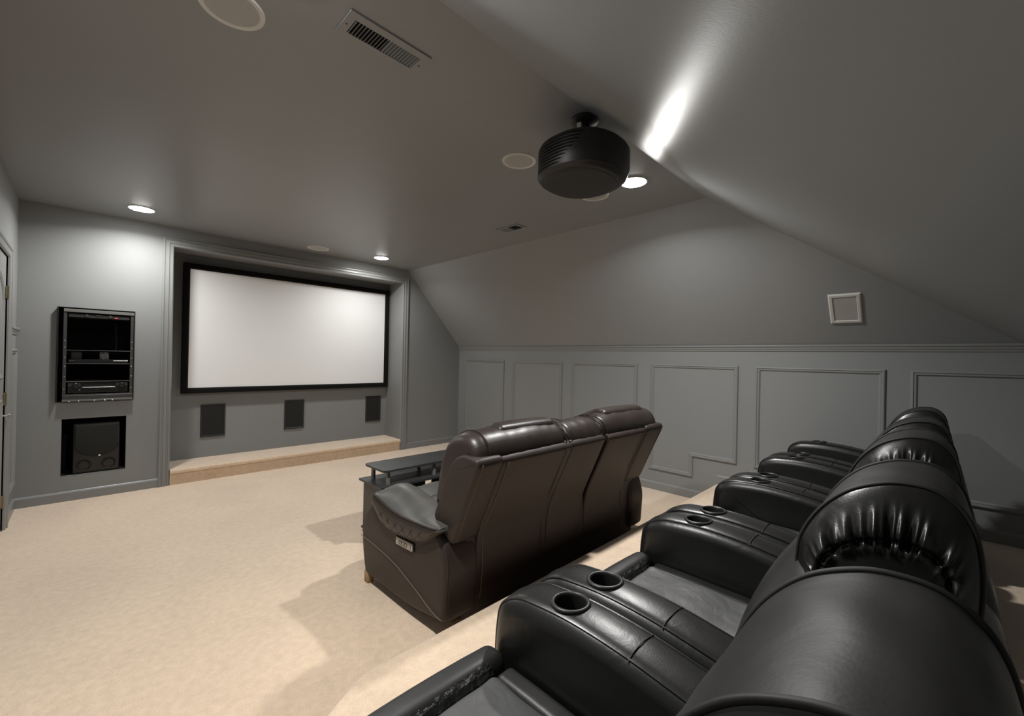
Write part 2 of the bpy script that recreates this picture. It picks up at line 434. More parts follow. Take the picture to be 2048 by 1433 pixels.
# door in the left wall
bm = BM(); box(bm, XL-.045, XL-.008, DY0+.003, DY1-.003, .012, DZ-.003)
door = struct('door_1', bm, M_door, 'pale panelled door hinged near the screen wall corner')
bm = BM(); moulding(bm, [(DY0-.07, 0), (DY0-.07, DZ+.07), (DY1+.09, DZ+.07), (DY1+.09, 0)], 'x', XL,
    [(0, 0), (0, .016), (.010, .022), (.022, .020), (.028, .014), (.065, .012), (.072, .006), (.075, 0)], 1, closed=False)
part('door_casing', bm, M_trim, door)
arch = [(4.14, 1.13), (4.74, 1.13), (4.74, 1.62)]+[(4.44+.3*math.cos(t), 1.62+.26*math.sin(t)) for t in [PI*k/10 for k in range(1, 10)]]+[(4.14, 1.62)]
dpf = [(0, 0), (0, .004), (.010, .009), (.022, .004), (.03, .004), (.036, 0)]
bm = BM(); moulding(bm, arch, 'x', XL-.008, dpf, 1); part('door_panel', bm, M_door, door)
bm = BM(); moulding(bm, [(4.14, .2), (4.74, .2), (4.74, .98), (4.14, .98)], 'x', XL-.008, dpf, 1); part('door_panel', bm, M_door, door)
for z in (1.76, .975, .22):
    bm = BM(); tube(bm, [(XL+.004, DY1-.002, z-.05), (XL+.004, DY1-.002, z+.05)], .006, 10)
    bbox(bm, XL-.006, XL+.001, DY1-.032, DY1+.022, z-.045, z+.045, .001, 1)
    part('hinge', bm, M_brass, door)
bm = BM(); Mx = Matrix.Rotation(PI/2, 3, 'Y')
lathe(bm, [(0, 0), (.012, 0), (.006, .004), (.006, .03), (.016, .034), (.018, .044), (.012, .05), (0, .052)], (XL-.008, 4.76, .86), 20, Mx)
part('door_stop', bm, M_silver, door, True)

# ------------------------------------------------------------------ CEILING FITTINGS
lamp_lbl = ['recessed ceiling lamp above the equipment rack', 'recessed ceiling lamp near the right end of the screen',
            'recessed ceiling lamp right of the projector', 'recessed ceiling lamp at the upper left, beside a round speaker']
for (x, y), lb, watts in zip(LAMPS, lamp_lbl, LAMP_W):
    r_ = root('recessed_lamp', (x, y, ZC), lb, 'ceiling light', 'recessed ceiling lamps')
    bm = BM(); lathe(bm, [(.084, 0), (.096, -.001), (.097, -.003), (.092, -.005), (.086, -.004), (.084, 0)]); part('trim_ring', bm, M_white, r_, True)
    bm = BM(); lathe(bm, [(.085, -.001), (.080, -.006), (.060, -.010), (.032, -.0125), (0, -.0135)]); o = part('bulb', bm, M_lamp, r_, True)
    o.visible_shadow = True
    L = bpy.data.lights.new('lamp_light', 'AREA'); L.shape = 'DISK'; L.size = .12; L.energy = watts; L.color = LAMP_COL; L.spread = math.radians(158)
    lo = bpy.data.objects.new('lamp_light', L); COL.objects.link(lo); lo.parent = r_; lo.location = (0, 0, -.018)

def round_speaker(x, y, r, label):
    r_ = root('ceiling_speaker', (x, y, ZC), label, 'speaker', 'round ceiling speakers')
    bm = BM(); lathe(bm, [(r*.82, 0), (r*.82, -.004), (r*.86, -.007), (r*.97, -.007), (r, -.003), (r, 0)], n=56); part('trim_ring', bm, M_white, r_, True)
    bm = BM(); lathe(bm, [(r*.82, -.001), (r*.82, -.004), (r*.5, -.0045), (0, -.005)], n=56); part('grille', bm, M_grille, r_, True)
round_speaker(1.918, 1.880, .108, 'round white ceiling speaker left of the projector')
round_speaker(2.705, 1.845, .108, 'round white ceiling speaker partly hidden behind the projector')
round_speaker(1.918, 5.150, .118, 'round pale ceiling speaker above the middle of the screen')
round_speaker(.357, 1.825, .106, 'round white ceiling speaker cut off by the top edge')

def vent(cx, cy, lx, ly, n, label, alongx=True):
    r_ = root('ceiling_vent', (cx, cy, ZC), label, 'vent', 'louvred ceiling vents')
    hx, hy = lx/2, ly/2; ox, oy = hx-.032, hy-.034
    if not alongx: ox, oy = hx-.022, hy-.03
    bm = BM(); z0, z1 = -.007, -.001
    box(bm, -hx, hx, -hy, -oy, z0, z1); box(bm, -hx, hx, oy, hy, z0, z1); box(bm, -hx, -ox, -oy, oy, z0, z1); box(bm, ox, hx, -oy, oy, z0, z1)
    part('frame', bm, M_ceil, r_)
    bm = BM(); box(bm, -ox, ox, -oy, oy, -.0009, -.0003); part('duct_opening', bm, M_void, r_)
    L = ox if alongx else oy
    for k in range(n):
        t = -L + (k+.5)*2*L/n; sgn = 1 if k < n/2 else -1
        w_ = L/n*(1.0 if k < n/2 else .62); a = math.radians(52)*sgn; dx, dz = w_*math.cos(a), w_*math.sin(a)
        bm = BM(); th = .0008
        s = [(t-dx, -.0045-abs(dz)*sgn*1), (t+dx, -.0045+abs(dz)*sgn*1)]
        s = [(u, max(-.0095, min(-.001, z))) for u, z in s]
        if alongx: pts = [[(u, v, z) for u, z in s]+[(u+th, v, z-th) for u, z in s[::-1]] for v in (-oy, oy)]
        else: pts = [[(v, u, z) for u, z in s]+[(v, u+th, z-th) for u, z in s[::-1]] for v in (-ox, ox)]
        loft(bm, pts); part('slat', bm, M_ceil, r_)
    for sx in (-1, 1):
        bm = BM(); p = (sx*(hx-.015), 0, -.007) if alongx else (0, sx*(hy-.013), -.007)
        lathe(bm, [(.004, .001), (.004, -.001), (.002, -.002), (0, -.002)], p, 10); part('screw', bm, M_metal, r_)
vent(.832, 1.585, .345, .150, 22, 'long louvred ceiling vent near the top edge, left of the projector')
vent(2.868, 2.90, .14, .28, 10, 'small louvred ceiling vent between projector and screen wall', False)

# square speaker on the right slope
sl = Vector((XK-XC, 0, ZR-ZC)).normalized(); nrm = Vector((-(ZC-ZR), 0, -(XK-XC))).normalized()
sp = root('slope_speaker', (4.043, .482, 1.784), 'square white in-ceiling speaker on the slope above the knee wall', 'speaker')
sp.matrix_world = Matrix(((sl.x, 0, nrm.x, 4.0435), (0, 1, 0, .482), (sl.z, 0, nrm.z, 1.7845), (0, 0, 0, 1)))
hx, hy = .135, .098
bm = BM()
fr_ = [(0, 0), (0, .006), (.008, .012), (.024, .012), (.028, .006), (.030, .004), (.030, 0)]
L4 = [(-hx, -hy), (hx, -hy), (hx, hy), (-hx, hy)]
secs = []
for i, (x, y) in enumerate(L4):
    sx, sy = (1 if x < 0 else -1), (1 if y < 0 else -1)
    secs.append([(x+sx*o_, y+sy*o_, h) for o_, h in fr_])
rows = loft(bm, secs, cap=False)
for i in range(len(fr_)): bm.faces.new((rows[-1][i], rows[-1][(i+1) % len(fr_)], rows[0][(i+1) % len(fr_)], rows[0][i]))
part('frame', bm, M_white, sp)
bm = BM(); box(bm, -hx+.03, hx-.03, -hy+.03, hy-.03, 0, .007); part('grille', bm, M_grille, sp)

# ------------------------------------------------------------------ PROJECTOR
pj = root('projector', (1.82, 1.31, 2.36), 'large black ceiling-hung projector with ribbed side vents', 'projector')
bm = BM(); lathe(bm, [(0, .2445), (.072, .2445), (.074, .238), (.064, .226), (.034, .216), (.022, .21), (0, .21)]); part('ceiling_plate', bm, M_black, pj, True)
bm = BM(); tube(bm, [(0, 0, .22), (0, 0, .09)], .018, 16); tube(bm, [(-.05, -.05, .115), (.05, .05, .115)], .010, 8); tube(bm, [(-.05, .05, .115), (.05, -.05, .115)], .010, 8)
bmesh.ops.create_cone(bm, cap_ends=True, segments=24, radius1=.03, radius2=.022, depth=.03, matrix=Matrix.Translation((0, 0, .205)))
part('mount_pole', bm, M_black, pj, True)
bm = BM(); bbox(bm, -.040, -.016, -.004, .022, .165, .222, .001, 1); part('white_tag', bm, M_white, pj)
tag(bpy.data.objects['white_tag'], 'small white tag on the mount')
# shell: superellipse plan, ribbed on its -x and side quarters
def superpt(a, hx, hy, e=2.6):
    c, s = math.cos(a), math.sin(a)
    return hx*math.copysign(abs(c)**(2/e), c), hy*math.copysign(abs(s)**(2/e), s)
PHX, PHY = .235, .222
NA, rings = 120, []
zl = [(-.092, .88), (-.090, .91), (-.085, .945), (-.077, .965)]
ribn = 9; z = -.070
for k in range(ribn):
    zl += [(z, 1.0), (z+.010, 1.0), (z+.0105, .968), (z+.0145, .968)]; z += .0150
zl += [(.068, .99), (.082, .96), (.092, .90), (.098, .80), (.100, .68)]
bm = BM()
for zz, f in zl:
    row = []
    for k in range(NA):
        a = 2*PI*k/NA
        # ribs on the -x side only, smooth shell elsewhere
        wr = math.radians(85) < a < math.radians(176+(zz+.07)/.14*42)
        ff = f if (wr or abs(zz) > .069) else .992
        if zz < -.02: ff *= 1-.16*min(1, (-.02-zz)/.08)**1.5*(.5+.5*math.cos(a-math.radians(305)))
        x, y = superpt(a, PHX*ff, PHY*ff, 2.3); row.append((x, y, zz))
    rings.append(row)
loft(bm, rings)
part('shell', bm, M_projb, pj, True, angle=30)
bm = BM()   # lower cover, slightly proud lens-shaped plate
rings = []
for zz, f in ((-.0915, .88), (-.094, .87), (-.096, .83), (-.0975, .70), (-.0985, .4)):
    row = []
    for k in range(64):
        a = 2*PI*k/64; ff = f*(1-.16*(.5+.5*math.cos(a-math.radians(305)))); x, y = superpt(a, PHX*ff, PHY*ff, 2.2); row.append((x, y, zz))
    rings.append(row)
loft(bm, rings); part('bottom_cover', bm, M_projb, pj, True)
bm = BM(); Mx = Matrix.Rotation(-PI/2, 3, 'X')
lathe(bm, [(0, .010), (.035, .006), (.045, .012), (.052, .018), (.058, .014), (.060, -.02)], (0, PHY-.004, .01), 32, Mx); part('lens', bm, M_blackgl, pj, True)

# ------------------------------------------------------------------ PROJECTION SCREEN
SX0, SX1, SZ0, SZ1, SY = .745, 3.208, .893, 2.330, 5.80
ps = root('projection_screen', ((SX0+SX1)/2, SY+.04, SZ0), 'large white projection screen in a black velvet frame', 'projection screen')
o_ = ps.location
bm = BM()
moulding(bm, [(SX0, SZ0), (SX1, SZ0), (SX1, SZ1), (SX0, SZ1)], 'y', SY+.035, [(0, 0), (0, .030), (.004, .035), (.045, .035), (.062, .020), (.062, 0)], -1)
part('frame', bm, M_velvet, ps, origin=o_)
bm = BM(); box(bm, SX0+.05, SX1-.05, SY+.018, SY+.024, SZ0+.05, SZ1-.05); part('screen_surface', bm, M_screen, ps, origin=o_)
for x in (SX0+.4, SX1-.4):
    for z in (SZ0+.03, SZ1-.03):
        bm = BM(); box(bm, x-.04, x+.04, SY+.035, AYB, z-.015, z+.015); part('wall_bracket', bm, M_metal, ps, origin=o_)

# speakers under the screen
for cx, lb in ((1.055, 'black rectangular wall speaker below the left end of the screen'), (1.932, 'black rectangular wall speaker below the middle of the screen'),
               (3.023, 'black rectangular wall speaker below the right end of the screen')):
    s_ = root('wall_speaker', (cx, AYB, .385), lb, 'speaker', 'black speakers under the screen')
    bm = BM(); moulding(bm, [(-.118, 0), (.118, 0), (.118, .37), (-.118, .37)], 'y', 0, [(0, 0), (0, .010), (.006, .016), (.014, .016), (.020, .010), (.020, 0)], -1)
    part('frame', bm, M_black, s_)
    bm = BM(); bbox(bm, -.100, .100, -.012, -.001, .018, .352, .003, 2); part('grille', bm, M_cloth, s_)

# ------------------------------------------------------------------ EQUIPMENT RACK
RO = Vector(((RX0+RX1)/2, YW-.02, RZ0))
rk = root('equipment_rack', RO, 'black metal equipment rack set into the screen wall left of the alcove', 'equipment rack')
bx0, bx1, bz0, bz1, by = RX0+.004, RX1-.004, RZ0+.004, RZ1-.004, YW-.035
fx0 = bx0+.036
for a_ in (bx0, bx1-.004):
    bm = BM(); bbox(bm, a_, a_+.004, by-.004, YW+.42, bz0, bz1, .001, 1); part('side_panel', bm, M_black, rk, origin=RO)
bm = BM(); bbox(bm, fx0, bx1-.006, by-.006, by+.03, bz1-.040, bz1-.012, .002, 1); o=part('top_bar', bm, M_bar, rk, origin=RO)
bm = BM(); bbox(bm, fx0, bx1-.006, by-.004, by+.03, bz0+.012, bz0+.058, .002, 1); part('bottom_bar', bm, M_rack, rk, origin=RO)
bm = BM(); bbox(bm, fx0, bx1-.006, by-.006, by+.001, bz0+.004, bz0+.020, .001, 1); part('bottom_lip', bm, M_bar, rk, origin=RO)
for x0 in (fx0, bx1-.030):
    bm = BM(); bbox(bm, x0, x0+.022, by, by+.004, bz0+.05, bz1-.035, .001, 1)
    rl = part('rack_rail', bm, M_rack if x0 > 0 else M_rack, rk, origin=RO)
    for z in (1.43, 1.37, 1.28, 1.20, 1.11, 1.00):
        bm = BM(); lathe(bm, [(.0038, 0), (.0038, .002), (.002, .0035), (0, .0035)], (x0+.011, by, z), 10, Matrix.Rotation(PI/2, 3, 'X'))
        part('screw', bm, M_silver, rl, origin=RO)
for x in (.0, .06, .16, .23, .28):
    bm = BM(); lathe(bm, [(.006, 0), (.006, .004), (.003, .006), (0, .006)], (x-.09, by-.006, bz0+.006), 10, Matrix.Rotation(PI/2, 3, 'X'))
    part('screw', bm, M_silver, rk, origin=RO)
for z in (1.345, 1.225, 1.065, .948):
    bm = BM(); bbox(bm, fx0+.02, bx1-.028, by+.002, YW+.34, z-.004, z+.002, .001, 1); part('shelf', bm, M_rack, rk, origin=RO)
RX = fx0+.03; RXE = bx1-.038
# power strip at the top
pc = root('power_conditioner', ((RX+RXE)/2, by+.02, 1.64), 'thin black power unit with two knobs and red light at the rack top', 'power unit'); po = pc.location
bm = BM(); bbox(bm, RX, RXE, by+.006, YW+.25, 1.640, 1.672, .002, 1); part('body', bm, M_black, pc, origin=po)
for x in (.01, .165):
    bm = BM(); lathe(bm, [(.014, 0), (.014, .012), (.011, .016), (0, .016)], (x, by+.006, 1.656), 20, Matrix.Rotation(PI/2, 3, 'X')); part('knob', bm, M_rack, pc, True, origin=po)
bm = BM(); bbox(bm, .068, .106, by+.001, by+.007, 1.660, 1.666, .001, 1); part('handle', bm, M_rack, pc, origin=po)
bm = BM(); bbox(bm, .196, .212, by+.002, by+.007, 1.646, 1.655, .001, 1); part('red_light', bm, M_red, pc, origin=po)
# small box and clear packet on the middle shelf
sb = root('media_box', (-.045, by+.11, 1.262), 'small dark grey box on the rack shelf at left', 'media box'); po = sb.location
bm = BM(); bbox(bm, -.085, -.015, by+.07, by+.16, 1.263, 1.338, .006, 2); part('body', bm, M_rack, sb, origin=po)
bm = BM(); tube(bm, [(-.05, by+.060, 1.285), (-.05, by+.069, 1.285)], .022, 16); part('black_wheel', bm, M_black, sb, True, origin=po)
pk = root('plastic_packet', (.13, by+.12, 1.262), 'crumpled clear plastic packet in the middle of the rack shelf', 'packet'); po = pk.location
M_pkt = mat('clear_packet', (.45, .45, .45), .12, spec=.9, bscale=60, bstr=.9, bdist=.02)
bm = BM(); rbox(bm, .10, .165, by+.09, by+.125, 1.262, 1.335, .012, 6, deform=lambda p: p+Vector((0, .006*math.sin(p.x*230+p.z*130), .003*math.sin(p.x*300)))); part('wrapping', bm, M_pkt, pk, True, origin=po)
# disc player
dpx = root('disc_player', ((RX+RXE)/2, by+.14, 1.229), 'slim black disc player with silver edge on the rack shelf', 'disc player'); po = dpx.location
bm = BM(); bbox(bm, RX+.004, RXE-.004, by+.012, YW+.26, 1.229, 1.262, .002, 1); part('body', bm, M_blackgl, dpx, origin=po)
bm = BM(); bbox(bm, .190, RXE-.006, by+.007, by+.013, 1.247, 1.256, .001, 1); part('silver_strip', mat and bm, M_silver, dpx, origin=po)
bm = BM(); bbox(bm, RX+.008, RX+.042, by+.008, by+.013, 1.249, 1.254, .001, 1); part('disc_tray', bm, M_rack, dpx, origin=po)
# receiver
rc = root('av_receiver', ((RX+RXE)/2, by+.16, .951), 'black receiver with two round knobs on the lowest rack shelf', 'receiver'); po = rc.location
bm = BM(); bbox(bm, RX+.002, RXE-.002, by+.012, YW+.30, .962, 1.058, .003, 2); part('body', bm, M_blackgl, rc, origin=po)
for a_, b_ in ((RX+.004, RX+.085), (RXE-.085, RXE-.004)):
    bm = BM(); bbox(bm, a_, b_, by+.008, by+.013, 1.020, 1.055, .002, 1); part('upper_fascia', bm, M_rack, rc, origin=po)
bm = BM(); bbox(bm, RX+.105, RXE-.100, by+.009, by+.013, 1.022, 1.050, .001, 1); part('display_window', bm, M_blackgl, rc, origin=po)
bm = BM(); bbox(bm, RX+.095, RXE-.090, by+.002, by+.013, 1.008, 1.013, .001, 1); part('silver_strip', bm, M_silver, rc, origin=po)
for x in (RX+.052, RXE-.045):
    bm = BM(); lathe(bm, [(.023, 0), (.023, .012), (.020, .016), (.017, .017), (0, .017)], (x, by+.010, 1.030), 28, Matrix.Rotation(PI/2, 3, 'X')); part('knob', bm, M_blackgl, rc, True, origin=po)
for k, x in enumerate((RX+.078, .18, .19, .20, .21, .08, .09, .10)):
    bm = BM(); lathe(bm, [(.0035, 0), (.0035, .004), (0, .005)], (x, by+.012, .988), 10, Matrix.Rotation(PI/2, 3, 'X')); part('button', bm, M_silver if k == 0 else M_rack, rc, origin=po)
for x in (RX+.05, RXE-.05):
    bm = BM(); lathe(bm, [(.012, 0), (.012, .0125)], (x, by+.05, .950), 14); 
    bmesh.ops.holes_fill(bm, edges=bm.edges); part('foot', bm, M_black, rc, origin=po)
# hanging cable
bm = BM(); tube(bm, [(.205, YW+.05, 1.60), (.212, YW+.06, 1.56), (.206, YW+.07, 1.52), (.214, YW+.08, 1.45), (.21, YW+.10, 1.35)], .0022, 6)
tag(part('cable', bm, M_rack, None, True), 'thin dark cable hanging inside the rack', 'cable')

# ------------------------------------------------------------------ SUBWOOFER
sw = root('subwoofer', (.105, YW+.17, NZ0), 'black cube subwoofer with cloth grille in the lower wall niche', 'subwoofer'); po = sw.location
sx0, sx1, sy0, sz0, sz1 = -.060, .250, YW+.015, NZ0+.004, NZ0+.455
bm = BM(); bbox(bm, sx0, sx1, sy0+.01, YW+.36, sz0, sz1, .010, 3); cab = part('cabinet', bm, M_black, sw, True, origin=po)
gx, gz = (sx0+sx1)/2, sz0+.285
gp = [(sx0+.012, sz1-.012), (sx0+.012, gz-.02)]+[(gx-.148*math.cos(t), gz-.02-.115*math.sin(t)) for t in [PI*k/18 for k in range(0, 19)]]+[(sx1-.012, gz-.02), (sx1-.012, sz1-.012)]
gp = round_poly([Vector(p) for p in gp], .006, 2)
bm = BM()
c0 = Vector((gx, gz))
loft(bm, [[(c0.x+(p.x-c0.x)*f, y, c0.y+(p.y-c0.y)*f) for p in gp] for y, f in ((sy0+.010, 1), (sy0-.012, 1), (sy0-.020, .97), (sy0-.022, .9))])
part('grille', bm, M_cloth, sw, True, origin=po)
bm = BM(); bbox(bm, gx+.012, gx+.026, sy0-.026, sy0-.020, sz0+.150, sz0+.157, .001, 1); part('badge', bm, M_silver, sw, origin=po)
for x in (gx-.083, gx+.083):
    bm = BM(); lathe(bm, [(.052, 0), (.050, .008), (.043, .009), (.037, .002), (.034, -.07), (0, -.075)], (x, sy0+.010, sz0+.068), 36, Matrix.Rotation(PI/2, 3, 'X'))
    bm2 = None
    part('bass_port', bm, M_blackgl, sw, True, origin=po)
for x, y in ((sx0+.04, sy0+.05), (sx1-.04, sy0+.05), (sx0+.04, YW+.32), (sx1-.04, YW+.32)):
    bm = BM(); box(bm, x-.014, x+.014, y-.014, y+.014, NZ0+.0005, NZ0+.006); part('foot', bm, M_black, sw, origin=po)

# ------------------------------------------------------------------ TV STAND
tx0, tx1, ty0, ty1 = 1.53, 2.72, 2.79, 3.10
tv = root('tv_stand', ((tx0+tx1)/2, (ty0+ty1)/2, 0), 'black open tv stand with grey posts in front of the loveseat', 'tv stand'); po = tv.location
def board(name, x0, x1, y0, y1, z0, z1, rr=.02, cham=.0):
    bm = BM(); lp = round_poly([(x0, y0), (x1, y0), (x1, y1), (x0, y1)], rr, 4)
    loft(bm, [[(p.x, p.y, z) for p in lp] for z in (z0, z1)]); return part(name, bm, M_wood, tv, origin=po)
board('top_shelf', tx0, tx1, ty0, ty1, .507, .522, .035)
board('middle_shelf', tx0-.03, tx1+.03, ty0-.02, ty1+.02, .395, .410, .004)
board('bottom_shelf', tx0-.01, tx1+.01, ty0-.01, ty1+.01, .03, .045, .004)
for x in (tx0, tx1-.016): board('side_panel', x, x+.016, ty0, ty1, 0.0, .395, .001)
board('back_panel', tx0+.016, 1.885, ty0+.004, ty0+.014, .045, .395, .001)
board('back_panel', 1.945, tx1-.016, ty0+.004, ty0+.014, .045, .395, .001)
for x in (tx0+.055, 1.99, tx1-.055):
    for y in (ty0+.045, ty1-.045):
        bm = BM(); tube(bm, [(x, y, .409), (x, y, .508)], .016, 18)
        part('post', bm, M_pole, tv, True, origin=po)

# ------------------------------------------------------------------ LOVESEAT
LO = Vector((2.14, 1.95, 0))
ls = root('reclining_loveseat', LO, 'dark brown leather reclining loveseat with centre console, facing the screen', 'loveseat')
lx0, lx1 = 1.20, 3.09
def lp(name, bm, m_, parent=None, smooth=True, angle=50): return part(name, bm, m_, parent or ls, smooth, LO, angle)
def mirror_x(x): return lx0+lx1-x
armprof = round_poly([(1.605, .100), (1.93, .052), (2.40, .052), (2.445, .20), (2.450, .36), (2.33, .50), (2.05, .54), (1.70, .515), (1.63, .470), (1.592, .34)],
                     [.03, .1, .04, .1, .12, .1, .1, .05, .06, .05], 5)
def arm_body(x0, x1):
    bm = BM(); slab(bm, armprof, x0, x1, .028, .006); return lp('arm', bm, M_brownm)
aL = arm_body(lx0, lx0+.20); aR = arm_body(lx1-.20, lx1)
# tan stitch curve on the outer side of the left arm
def spline(P, n=14):
    P = [Vector(p) for p in P]; Q = [P[0]]+P+[P[-1]]; out = []
    for i in range(1, len(Q)-2):
        for k in range(n):
            t = k/n; a, b, c, d = Q[i-1], Q[i], Q[i+1], Q[i+2]
            out.append(.5*((2*b)+(c-a)*t+(2*a-5*b+4*c-d)*t*t+(3*b-a-3*c+d)*t**3))
    out.append(P[-1]); return out
bm = BM(); tube(bm, spline([(lx0-.0065, 2.44, .27), (lx0-.0065, 2.25, .26), (lx0-.0065, 2.05, .235), (lx0-.0065, 1.85, .18), (lx0-.0065, 1.70, .13), (lx0-.004, 1.62, .115)]), .0016, 6)
lp('stitching', bm, M_thread, aL); bpy.data.objects['stitching']
bm = BM(); tube(bm, spline([(lx0+.012, 1.625, .45), (lx0+.012, 1.597, .38), (lx0+.012, 1.600, .25), (lx0+.012, 1.613, .12)]), .0026, 6); lp('piping', bm, M_brownm, aL)
# control plate
ct = BM(); bbox(ct, lx0-.0085, lx0-.002, 1.862, 2.036, .348, .396, .004, 2)
for v in ct.verts: v.co.z += (1.95-v.co.y)*0.05
ctl = lp('control_panel', ct, M_black, aL)
ct = BM(); bbox(ct, lx0-.0105, lx0-.006, 1.868, 2.030, .353, .391, .004, 2)
for v in ct.verts: v.co.z += (1.95-v.co.y)*0.05
o = part('face_plate', ct, M_ctrl, None, True, LO); o.parent = ls; o.name = 'control_face'
for y in (1.985, 1.958, 1.930):
    bm = BM(); pts = [(lx0-.011, y+.013*math.cos(a), .371+.009*math.sin(a)+(1.95-y)*.05) for a in [2*PI*k/16 for k in range(16)]]
    tube(bm, pts, .0016, 6, True); lp('button', bm, M_black)
bm = BM(); bbox(bm, lx0-.012, lx0-.009, 1.884, 1.889, .366, .384, .001, 1); lp('usb_port', bm, M_black)
# arm pads
def arm_pad(side):
    bm = BM(); secs = []
    ks = [(2.285, .525, .500, .545, .85), (2.262, .558, .478, .578, .95), (2.22, .552, .445, .605, 1), (2.13, .530, .408, .612, 1), (2.04, .518, .402, .600, 1), (1.95, .514, .406, .585, 1),
          (1.86, .518, .416, .572, 1), (1.77, .524, .438, .562, 1), (1.70, .530, .475, .560, 1), (1.655, .535, .515, .556, .95), (1.63, .538, .530, .548, .9)]
    for y, zo, zf, zc_, k in ks:
        x = lx0
        pts = [(x-.004, zf), (x-.022*k, zf+.012), (x-.030*k, (zf+zo)/2), (x-.026*k, zo-.006), (x-.018*k, zo+.006), (x+.02, zo+(zc_-zo)*.55), (x+.07, zc_-.006), (x+.12, zc_), (x+.165, zc_-.014), (x+.20, zc_-.045), (x+.212, zo-.03), (x+.20, zf-.0), (x+.10, zf+.01)]
        secs.append([(px if side < 0 else mirror_x(px), y, pz) for px, pz in pts])
    loft(bm, secs); bmesh.ops.recalc_face_normals(bm, faces=bm.faces)
    me = bpy.data.meshes.new('t'); bm.to_mesh(me); bm.free(); bm = BM(); bm.from_mesh(me)
    bmesh.ops.subdivide_edges(bm, edges=bm.edges, cuts=1, use_grid_fill=True, smooth=.8)
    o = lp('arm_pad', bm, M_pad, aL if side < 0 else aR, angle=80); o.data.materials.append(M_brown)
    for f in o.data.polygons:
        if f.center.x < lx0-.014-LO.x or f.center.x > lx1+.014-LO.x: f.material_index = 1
    if side < 0:
        bm = BM(); tube(bm, [Vector((lx0-.024*k-.001, y, zo+.002)) for y, zo, zf, zc_, k in ks[1:-1]], .003, 6); lp('piping', bm, M_brownm, aL)
        bm = BM(); tube(bm, [Vector((lx0-.016*k-.006, y, zf+.009)) for y, zo, zf, zc_, k in ks[1:-1]], .0016, 6)
        lp('stitching', bm, M_thread, aL)
        def flap(y, t):
            for a, b in zip(ks, ks[1:]):
                if b[0] <= y <= a[0]:
                    u = (a[0]-y)/(a[0]-b[0]); zo = a[1]+(b[1]-a[1])*u; zf = a[2]+(b[2]-a[2])*u
                    return Vector((lx0-.0325+.010*abs(2*t-1)**2, y, zf+(zo-zf)*t))
        bm = BM()
        for i in range(7):
            y = 2.20-i*.075
            for d in (-1, 1):
                y1 = y+d*.09
                if 1.70 < y1 < 2.24: tube(bm, [flap(y+(y1-y)*t, .12+.8*t) for t in (0, .2, .4, .6, .8, 1)], .0009, 5)
        o = lp('quilting', bm, M_brownm, aL)
arm_pad(-1); arm_pad(1)
# base under everything, feet
bm = BM(); bbox(bm, lx0+.17, lx1-.17, 1.66, 2.36, .05, .30, .02, 3); lp('base', bm, M_brownm)
for x, y in ((lx0+.024, 2.385), (lx1-.024, 2.385), (lx0+.16, 1.75), (lx1-.16, 1.75)):
    if True:
        bm = BM(); bbox(bm, x-.020, x+.020, y-.024, y+.024, 0, .07, .004, 1); lp('foot', bm, M_foot)
        tag(bpy.data.objects[ls.children[-1].name], 'wooden foot')
# backs
backprof = round_poly([(1.428, .868), (1.450, .892), (1.50, .900), (1.60, .87), (1.79, .45), (1.79, .08), (1.635, .060), (1.612, .26), (1.610, .455)], [.02, .02, .03, .05, .1, .03, .03, .1, .12], 5)
def back(x0, x1, dz=0, cr=.010):
    bm = BM(); slab(bm, [Vector((p.x, p.y+dz*(p.y > .6))) for p in backprof], x0, x1, .012, cr)
    return lp('back_panel', bm, M_brownm)
b1 = back(1.396, 1.936, 0, .004); b2 = back(1.937, 2.278, .004, .003); b3 = back(2.318, 2.80, -.002, .004)
bm = BM(); slab(bm, round_poly([(1.619, .06), (1.619, .474), (1.80, .474), (1.80, .06)], .012, 4), 1.325, 2.965, .02, 0); lp('lower_back', bm, M_brownm)
wing = round_poly([(1.424, .868), (1.434, .894), (1.55, .904), (1.630, .85), (1.76, .56), (1.72, .525), (1.607, .455)], [.02, .03, .06, .06, .04, .04, .03], 6)
def lean(p): return p
for x0, x1 in ((1.235, 1.396), (2.802, 3.05)):
    bm = BM(); slab(bm, wing, x0, x1, .016, .004); wg = lp('back_wing', bm, M_brownm)
    bm = BM(); x = x0+.004 if x0 < 2 else x1-.004
    tube(bm, spline([(x+.022*(1 if x0 < 2 else -1), 1.418, .872), (x+.022*(1 if x0 < 2 else -1), 1.505, .68), (x+.022*(1 if x0 < 2 else -1), 1.600, .470)]), .0018, 6); lp('stitching', bm, M_thread, wg)
for x, (ya, yb_) in ((1.432, (0, 0)), (1.885, (0, 0)), (2.765, (0, 0))):
    bm = BM(); tube(bm, spline([(x, 1.424, .86), (x, 1.515, .66), (x, 1.600, .46), (x, 1.604, .26), (x, 1.625, .10)]), .0016, 6)
    lp('stitching', bm, M_thread if x < 1.5 else M_seam, b1 if x < 2 else b3)
